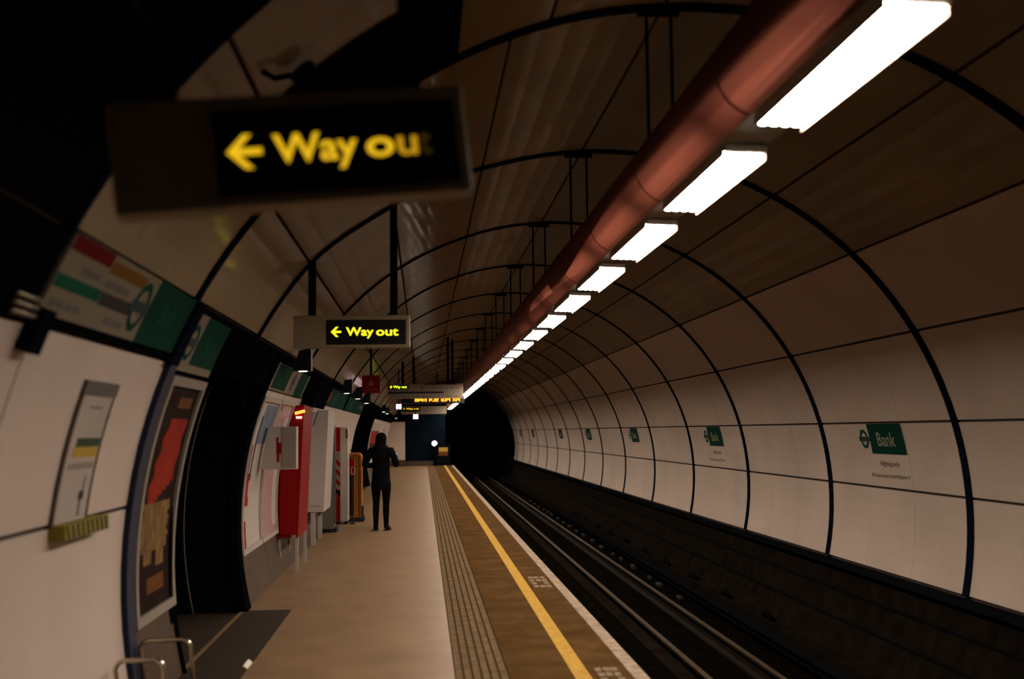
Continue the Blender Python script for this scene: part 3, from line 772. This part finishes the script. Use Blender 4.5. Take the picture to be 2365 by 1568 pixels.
advert('advert_panel', 11.16, 12.42, 2.778, 3.242, 'red and white advert beside the dark passage opening', [
    ('poster_sheet', 'poster_white', [(0, 1, 0, 1)]),
    ('blue_sky', 'poster_blue', [(.35, 1, .02, .30)]),
    ('red_shape', 'poster_red', [(.0, .26, .50, .66), (.0, .18, .30, .5), (.0, .2, .82, 1), (.0, .30, .66, .72)]),
    ('dark_edge', 'ink', [(.27, .33, .1, .55)])], .05, 'cab_white')
advert('advert_panel', 12.48, 13.77, 2.778, 3.242, 'pink and white advert behind the white box and red cabinet', [
    ('poster_sheet', 'poster_pink', [(0, 1, 0, 1)]),
    ('white_column', 'poster_white', [(.70, 1, .1, .95), (0.0, .06, .0, 1)]),
    ('dark_title', 'greyink', [(.05, .3, .02, .05)])], .045, 'cab_white')

# ------------------------------------------------------------------ equipment along the platform wall
def wallx(z, g=.012): return CX - math.sqrt((R - g) ** 2 - (z - CZ) ** 2)
def wallbody(z0, z1, f0, f1, ox, g=.012):
    """profile (x,z) of a cabinet whose back follows the curved wall and whose front leans from f0 to f1"""
    n = 8
    back = [(wallx(z1 + (z0 - z1) * i / n, g) - ox, z1 + (z0 - z1) * i / n) for i in range(n + 1)]
    return back + [(f0 - ox, z0), (f1 - ox, z1)]
# white box with red symbol
e = empty('equipment_box', (-1.49, 12.0, 1.455), 'white wall box with a red symbol and a grey right half', 'box')
b = MB(); b.prism([(a, c - 1.455) for a, c in wallbody(1.24, 1.67, -1.275, -1.275, -1.49, .045)], 0, .16, 'cab_white'); b.build('body', parent=e)
b = MB(); b.bbox(.068, .212, -.010, .002, -.195, .212, .004, 'cab_grey2'); b.build('grey_door', parent=e)
b = MB()
b.prism([(.018, -.06), (.062, -.06), (.064, .04), (.05, .06), (.018, .04)], -.006, .0, 'red_gloss'); b.box(.016, .036, -.006, 0, .04, .11, 'red_gloss'); b.box(.022, .044, -.006, 0, -.14, -.06, 'red_gloss'); b.build('red_symbol', parent=e)
# red cabinet
e = empty('red_cabinet', (-1.58, 13.8, 0), 'tall red cabinet on white legs with an orange lit strip near its top', 'cabinet')
b = MB(); b.prism(wallbody(.40, 1.925, -1.45, -1.38, -1.58), 0, 1.05, 'red_gloss'); b.build('body', parent=e)
b = MB(); b.bbox(-.075, .105, -.012, .0, .43, 1.2, .006, 'red_gloss'); b.build('lower_door', parent=e)
b = MB(); b.box(.131, .136, .30, .42, .62, 1.62, 'ink'); b.build('slot', parent=e)
b = MB(); T = Matrix.Translation((.10, -.015, 1.835)) @ Matrix.Rotation(math.radians(-14), 4, 'Y')
b.box(-.005, .115, -.008, .004, -.02, .015, 'orange_lit', T); b.build('orange_strip', parent=e)
b = MB(); b.box(.11, .175, -.02, .02, 1.775, 1.795, 'downlamp'); b.build('lamp', parent=e)
b = MB(); b.bbox(.06, .11, -.02, .0, .385, .43, .004, 'frame_grey'); b.build('sill', parent=e)
for yy, w in ((.05, .03), (1.0, .03)):
    b = MB(); b.box(.095, .13, yy, yy + .04, 0, .41, 'cab_white'); b.build('leg', parent=e)
    b = MB(); b.box(-.10, -.07, yy, yy + .04, .0, .41, 'cab_white'); b.build('leg', parent=e)
# white cabinet
e = empty('white_cabinet', (-1.58, 17.1, 0), 'tall white cabinet with rounded lower corner, next past the red cabinet', 'cabinet')
b = MB(); b.prism(wallbody(.47, 1.93, -1.43, -1.36, -1.58), 0, 1.25, 'cab_white'); b.build('body', parent=e)
b = MB(); b.box(-.06, .10, -.008, .002, .56, 1.70, 'cab_white'); b.build('door', parent=e)
b = MB(); b.box(-.035, .03, .02, .07, 0, .53, 'cab_white'); b.build('leg', parent=e)
b = MB(); b.box(-.035, .03, 1.15, 1.2, 0, .53, 'cab_white'); b.build('leg', parent=e)
e = empty('blue_poster', (-1.50, 16.3, 1.62), 'narrow bluish grey poster behind the white cabinet top', 'poster')
b = MB(); b.arcslab(2.80, 2.95, 16.45, 16.95, R - .01, R - .001, 'poster_blue', n=6); o = b.build('sheet', parent=e); o.location = (1.50, -16.3, -1.62)
# grey cabinet
e = empty('grey_cabinet', (-1.525, 19.15, 0), 'plain grey floor-standing cabinet, taller than the orange barrier', 'cabinet')
b = MB(); b.prism(wallbody(.06, 1.72, -1.445, -1.445, -1.525), 0, .55, 'cab_grey'); b.build('body', parent=e)
b = MB(); b.box(-.07, .13, .05, .5, 0, .07, 'ink'); b.build('plinth', parent=e)
b = MB(); b.box(.080, .087, .04, .5, .12, 1.66, 'ink'); b.build('side_door', parent=e)
# hazard board
e = empty('hazard_board', (-1.425, 20.9, 0), 'upright board with red and white diagonal stripes, left of the orange barrier', 'board')
b = MB(); b.bbox(-.12, .10, 0, .45, .05, 1.70, .008, 'cab_white'); b.box(-.11, -.06, .04, .4, 0, .06, 'ink'); b.box(.04, .09, .04, .4, 0, .06, 'ink'); b.build('board', parent=e)
b = MB()
b.box(-.115, -.03, -.006, 0, 1.28, 1.70, 'red_gloss'); b.box(-.115, -.03, -.006, 0, .06, .60, 'red_gloss')
for i in range(4):
    z = 1.16 - i * .17; b.prism([(-.115, z), (-.03, z - .09), (-.03, z - .17), (-.115, z - .08)], -.006, 0, 'red_gloss')
b.build('red_stripes', parent=e)
b = MB(); b.box(-.115, -.03, -.003, 0, .60, 1.28, 'notice_yellow' if False else 'cream_print'); b.build('cream_ground', parent=e)
b = MB(); b.box(.06, .10, -.008, 0, 1.50, 1.66, 'poster_orange'); b.box(.03, .06, -.008, 0, 1.44, 1.68, 'cab_white'); b.build('label_plate', parent=e)
e = empty('post_mounted_box', (-1.235, 20.9, 0), 'small red box with a white outline on a slim post by the hazard board', 'box')
b = MB(); b.bbox(-.055, .025, -.02, .02, .86, 1.14, .006, 'red_gloss'); b.build('box', parent=e)
b = MB()
for a in ((-.03, .035, .865, .877), (-.03, .035, .985, .997), (-.03, -.02, .865, .997), (.025, .035, .865, .997)): b.box(a[0], a[1], -.026, -.018, a[2], a[3], 'poster_white')
b.build('outline', parent=e)
b = MB(); b.box(-.03, 0, -.01, .01, 0, .87, 'ink'); b.box(-.06, .03, -.05, .05, 0, .02, 'ink'); b.build('post', parent=e)
# orange barrier: rounded frame with upright slats
e = empty('orange_barrier', (-1.235, 21.45, 0), 'orange rounded-top folding barrier standing on a dark base', 'barrier')
def arch(hw, z0, z1, r, n=6):
    p = [(-hw, z0), (hw, z0), (hw, z1 - r)]
    p += [(hw - r + r * math.cos(t), z1 - r + r * math.sin(t)) for t in [PI / 2 * i / n for i in range(1, n + 1)]]
    p += [(-hw + r - r * math.sin(t), z1 - r + r * math.cos(t)) for t in [PI / 2 * i / n for i in range(0, n + 1)]]
    return p
b = MB()
out = arch(.13, .08, 1.24, .09); inn = arch(.105, .10, 1.20, .07)
n_ = len(out)
vs = [(a, 0, c) for a, c in out] + [(a, 0, c) for a, c in inn] + [(a, .3, c) for a, c in out] + [(a, .3, c) for a, c in inn]
fs = []
for i in range(n_):
    j = (i + 1) % n_
    fs += [(i, j, j + n_, i + n_), (i + 2 * n_, i + 3 * n_, j + 3 * n_, j + 2 * n_), (i, i + 2 * n_, j + 2 * n_, j), (i + n_, j + n_, j + 3 * n_, i + 3 * n_)]
b.add(vs, fs, 'orange'); b.build('frame', parent=e)
for i, x in enumerate((-.05, .0, .045, .085)):
    b = MB(); b.bbox(x - .016, x + .016, .04, .26, .10, 1.19, .006, 'orange'); b.build('slat', parent=e)
b = MB(); b.box(-.10, -.07, .05, .25, .10, 1.15, 'ink'); b.box(-.03, -.02, .05, .25, .1, 1.0, 'ink'); b.build('inner_shadow_panel', parent=e)
b = MB(); b.bbox(-.13, .17, -.03, .42, .0, .085, .01, 'ink'); b.bbox(.11, .15, .0, .3, .08, .28, .01, 'ink'); b.build('base', parent=e)
b = MB(); b.bbox(-.12, .02, -.04, -.03, .06, .085, .004, 'poster_orange'); b.build('base_strip', parent=e)
# far posters and fittings on the platform wall
e = advert('advert_panel', 36.0, 42.6, 2.80, 3.20, 'far dark red advert with a pale edge behind the person', [('poster_sheet', 'poster_red', [(0, 1, 0, 1)]), ('dark_patch', 'poster_dark', [(.2, .8, .5, .8)])], .25, 'cab_white')
e = advert('advert_panel', 47.0, 49.6, 2.84, 3.06, 'tiny far white and orange poster right of the person', [('poster_sheet', 'poster_white', [(0, 1, 0, .55)]), ('orange_half', 'poster_orange', [(0, 1, .55, 1)])], .1, 'cab_white')

# worn white paint squares on the platform edge
for (x0, y0, w, l, nx, ny, lab) in ((1.125, 12.05, .20, .95, 3, 4, 'faded white squares worn into the platform edge, farther patch'), (1.13, 7.35, .17, .65, 3, 4, 'faded white squares at the bottom edge of the frame, nearer patch')):
    b = MB()
    for i in range(nx):
        for j in range(ny):
            if (i, j) in ((1, 1),): continue
            a = x0 + w * (i + .08) / nx + random.uniform(-.004, .004); c = y0 + l * (j + .1) / ny
            b.box(a, a + w / nx * .78, c, c + l / ny * .74, -.001, .0012, 'worn')
    tag(b.build('worn_marking'), lab, 'marking', 'worn markings on the platform edge')

# ------------------------------------------------------------------ the person
def skin_obj(name, pts, edges, m, parent, root=0, levels=1):
    me = bpy.data.meshes.new(name); me.from_pydata([p[:3] for p in pts], edges, [])
    me.materials.append(M[m]); o = bpy.data.objects.new(name, me); COL.objects.link(o); o.parent = parent
    md = o.modifiers.new('skin', 'SKIN'); md.use_smooth_shade = True
    sv = me.skin_vertices[0].data
    for i, p in enumerate(pts):
        rx, ry = (p[3], p[4]) if len(p) > 4 else (p[3], p[3])
        sv[i].radius = (rx, ry); sv[i].use_root = (i == root)
    ss = o.modifiers.new('sub', 'SUBSURF'); ss.levels = levels; ss.render_levels = levels
    return o
P = empty('person', (-.69, 19.45, 0), 'person seen from behind in dark jacket and leggings, looking down at a phone', 'person', None, (0, 0, math.radians(-6)))
pts = []; eds = []
def V(*a): pts.append(a); return len(pts) - 1
def E_(*ids):
    for a, c in zip(ids[:-1], ids[1:]): eds.append((a, c))
pel = V(0, 0, .86, .125, .10)
sp1 = V(0, .0, 1.00, .105, .085); sp2 = V(0, -.005, 1.16, .125, .09); ch = V(0, -.005, 1.28, .12, .085); nb = V(0, .0, 1.345, .065, .06); nk = V(0, .012, 1.385, .042, .044)
jaw = V(.004, .035, 1.43, .055, .062); hd = V(.004, .022, 1.50, .072, .088); top = V(.004, .01, 1.565, .05, .062)
E_(pel, sp1, sp2, ch, nb, nk, jaw, hd, top)
nose = V(.012, .125, 1.475, .012); E_(jaw, nose)
for sx in (-1, 1):
    ear = V(sx * .078, .02, 1.485, .012, .02); E_(hd, ear)
    hp = V(sx * .085, 0, .79, .092); kn = V(sx * .082, .015, .45, .052); cf = V(sx * .083, -.02, .34, .052); an = V(sx * .085, -.01, .085, .034); ft = V(sx * .10, .09, .03, .032, .028); to = V(sx * .108, .155, .025, .028, .02)
    E_(pel, hp, kn, cf, an, ft, to)
    sh = V(sx * .165, 0, 1.30, .05); el = V(sx * (.265 if sx < 0 else .24), -.01, 1.06, .038)
    wr = (V(-.11, .20, 1.08, .024) if sx < 0 else V(.175, .20, 1.13, .024))
    E_(ch, sh, el, wr)
    hx, hy, hz = pts[wr][:3]
    inward = 1 if sx < 0 else -1
    palm = V(hx + inward * .012, hy + .045, hz + .03, .030, .014); E_(wr, palm)
    px_, py_, pz_ = pts[palm][:3]
    for q, (du, ln) in enumerate(((-.024, .060), (-.008, .070), (.008, .066), (.024, .052))):
        k0 = V(px_ + du * .6, py_ + .03, pz_ + .02 + .004 * q, .009); k1 = V(px_ + du + inward * .01, py_ + .03 + ln * .5, pz_ + .035, .0085); k2 = V(px_ + du + inward * .02, py_ + .02 + ln * .7, pz_ + .06, .0075)
        E_(palm, k0, k1, k2)
    t0 = V(px_ + inward * .03, py_ - .005, pz_ + .02, .010); t1 = V(px_ + inward * .038, py_ + .015, pz_ + .055, .0085); E_(palm, t0, t1)
skin_obj('body', pts, eds, 'skin', P, pel, 2)
# eyes and mouth on the face (turned away from the camera)
b = MB()
for sx in (-1, 1): b.tube([(.004 + sx * .03, .098, 1.497), (.004 + sx * .03, .104, 1.497)], .009, 10, 'ink')
b.build('eyes', parent=P)
b = MB(); b.tube([(-.016, .098, 1.437), (.004, .104, 1.435), (.026, .098, 1.437)], .005, 6, 'red_print'); b.build('mouth', parent=P)
# jacket
pts = []; eds = []
b0 = V(0, 0, .655, .168, .128); a0 = V(0, 0, .74, .168, .128); a1 = V(0, 0, .88, .165, .130); a2 = V(0, 0, 1.02, .150, .115); a3 = V(0, -.005, 1.16, .158, .118); a4 = V(0, -.005, 1.285, .150, .105); a5 = V(0, .0, 1.35, .085, .075); a6 = V(0, .0, 1.385, .068, .062)
E_(b0, a0, a1, a2, a3, a4, a5, a6)
for sx in (-1, 1):
    s0 = V(sx * .165, 0, 1.295, .072); s1 = V(sx * .225, -.015, 1.18, .066); s2 = V(sx * (.275 if sx < 0 else .255), -.02, 1.06, .058)
    s3 = V(-.19, .09, 1.055, .05) if sx < 0 else V(.225, .10, 1.09, .05); s4 = V(-.125, .175, 1.075, .038) if sx < 0 else V(.182, .185, 1.123, .038)
    E_(a4, s0, s1, s2, s3, s4)
skin_obj('jacket', pts, eds, 'coat', P, 0, 2)
# hood lying on the shoulders
b = MB(); b.tube([(-.10, -.03, 1.36), (-.07, -.10, 1.345), (0, -.125, 1.335), (.07, -.10, 1.345), (.10, -.03, 1.36)], [.03, .042, .05, .042, .03], 10, 'coat'); b.build('hood', parent=P)
pts = []; eds = []
h0 = V(0, 0, .84, .12, .10)
for sx in (-1, 1):
    E_(h0, V(sx * .085, 0, .76, .098), V(sx * .083, .012, .58, .074), V(sx * .082, .015, .45, .058), V(sx * .083, -.018, .33, .058), V(sx * .085, -.012, .12, .044), V(sx * .085, -.014, .07, .046))
skin_obj('leggings', pts, eds, 'leggings', P, 0, 2)
for sx in (-1, 1):
    pts = []; eds = []
    E_(V(sx * .085, -.015, .125, .046), V(sx * .086, -.02, .055, .048, .045), V(sx * .098, .07, .042, .043, .038), V(sx * .11, .155, .034, .036, .030))
    skin_obj('shoe', pts, eds, 'shoe', P, 0, 2)
    b = MB(); b.prism([(sx * .086 - .045, -.07), (sx * .086 + .045, -.07), (sx * .105 + .05, .08), (sx * .112 + .035, .19), (sx * .112 - .035, .19), (sx * .10 - .05, .08)], 0, .018, 'ink', ax='z'); b.build('sole', parent=P)
def loft(b, rings, m, n=20):
    vs = []; fs = []
    for cx, cy, z, rx, ry in rings:
        for k in range(n):
            t = 2 * PI * k / n; vs.append((cx + rx * math.cos(t), cy + ry * math.sin(t), z))
    for i in range(len(rings) - 1):
        for k in range(n):
            a = i * n + k; c2 = i * n + (k + 1) % n; fs.append((a, c2, c2 + n, a + n))
    fs += [tuple(reversed(range(n))), tuple(range((len(rings) - 1) * n, len(rings) * n))]
    b.add(vs, fs, m, True)
b = MB(); loft(b, [(-.008, -.112, 1.13, .03, .014), (-.006, -.110, 1.17, .066, .026), (-.004, -.102, 1.24, .086, .038), (-.002, -.085, 1.31, .095, .052), (0, -.060, 1.38, .094, .066), (.002, -.030, 1.44, .092, .080), (.003, -.012, 1.49, .092, .090), (.004, -.004, 1.53, .088, .090), (.004, .0, 1.565, .074, .078), (.004, .003, 1.588, .050, .054), (.004, .004, 1.598, .018, .020)], 'hair'); b.build('hair', parent=P)
# phone
ph = empty('phone', (-.465, 19.70, 1.195), 'small phone with a lit screen held at the person\'s right side', 'phone', None, (math.radians(-35), 0, math.radians(10)))
b = MB(); b.bbox(-.036, .036, 0, .009, -.07, .07, .004, 'black'); b.build('case', parent=ph)
b = MB(); b.box(-.032, .032, -.0015, .0, -.062, .062, 'screen'); b.build('screen', parent=ph)

# ------------------------------------------------------------------ second level of parts
def kind_name(o): return o.name.split('.')[0]
def sub(child, par):
    child.parent = par; child.matrix_parent_inverse = par.matrix_basis.inverted()
SUBS = {'way_out_sign': (('arrow', 'sign_face'), ('lettering', 'sign_face'), ('back_lettering', 'sign_face')),
        'direction_board': (('arrow', 'sign_face'), ('lettering', 'sign_face'), ('print', 'board')),
        'station_name_sign': (('lettering', 'name_panel'), ('roundel_bar', 'roundel_ring')),
        'line_diagram_frieze': (('lettering', 'green_panel'), ('roundel_bar', 'roundel_ring')),
        'station_frieze': (('lettering', 'green_panel'), ('roundel_bar', 'roundel_ring')),
        'advert_panel': tuple((n, 'poster_sheet') for n in ('orange_title', 'red_figure', 'gold_scene', 'orange_caption', 'blue_sky', 'red_shape', 'dark_edge', 'white_column', 'dark_title', 'dark_patch', 'orange_half')),
        'notice_panel': (('yellow_block', 'sheet'), ('print', 'sheet')), 'hazard_ledge': (('stripes', 'ledge'),),
        'hanging_train_indicator': (('characters', 'casing'), ('marker', 'casing')), 'hanging_sign': (('emblem', 'plate'), ('print', 'plate')),
        'equipment_box': (('red_symbol', 'body'),), 'red_cabinet': (('slot', 'body'), ('orange_strip', 'body')),
        'hazard_board': (('red_stripes', 'board'), ('cream_ground', 'board'), ('label_plate', 'board')), 'post_mounted_box': (('outline', 'box'),),
        'end_barrier': (('notice', 'gate'),), 'phone': (('screen', 'case'),)}
for root in [o for o in COL.objects if o.parent is None and kind_name(o) in SUBS]:
    kids = list(root.children)
    for cn, pn in SUBS[kind_name(root)]:
        ps = [k for k in kids if kind_name(k) == pn]
        if ps:
            for k in kids:
                if kind_name(k) == cn: sub(k, ps[0])
kids = list(P.children)
jk = [k for k in kids if kind_name(k) == 'jacket'][0]
for k in kids:
    if kind_name(k) == 'hood': sub(k, jk)
for a, c in zip([k for k in kids if kind_name(k) == 'sole'], [k for k in kids if kind_name(k) == 'shoe']): sub(a, c)

# ------------------------------------------------------------------ camera, world, view
cam = bpy.data.cameras.new('camera'); co = bpy.data.objects.new('camera', cam); COL.objects.link(co)
F, pit, yaw, roll = 2700.0, .07797, .07680, .012
fw = Vector((math.sin(yaw) * math.cos(pit), math.cos(yaw) * math.cos(pit), math.sin(pit)))
rt = Vector((math.cos(yaw), -math.sin(yaw), 0)); up = rt.cross(fw)
c, s = math.cos(roll), math.sin(roll)
rt2 = rt * c - up * s; up2 = up * c + rt * s
mw = Matrix((rt2, up2, -fw)).transposed().to_4x4(); mw.translation = (0, 0, 1.6)
co.matrix_world = mw
cam.sensor_width = 36; cam.sensor_fit = 'HORIZONTAL'; cam.lens = 36 * F / 2365
cam.clip_start = .1; cam.clip_end = 300
cam.dof.use_dof = True; cam.dof.focus_distance = 17.0; cam.dof.aperture_fstop = 1.55
S.camera = co
w = bpy.data.worlds.new('world'); S.world = w; w.use_nodes = True
w.node_tree.nodes['Background'].inputs['Color'].default_value = (.0006, .0006, .0007, 1)
S.view_settings.view_transform = 'Standard'; S.view_settings.look = 'None'; S.view_settings.gamma = 1; S.view_settings.use_curve_mapping = False
S.view_settings.exposure = 0.0
S.cycles.use_denoising = True
S.cycles.max_bounces = 10; S.cycles.diffuse_bounces = 6; S.cycles.glossy_bounces = 4
S.cycles.sample_clamp_indirect = 6.0
S.cycles.caustics_reflective = False; S.cycles.caustics_refractive = False
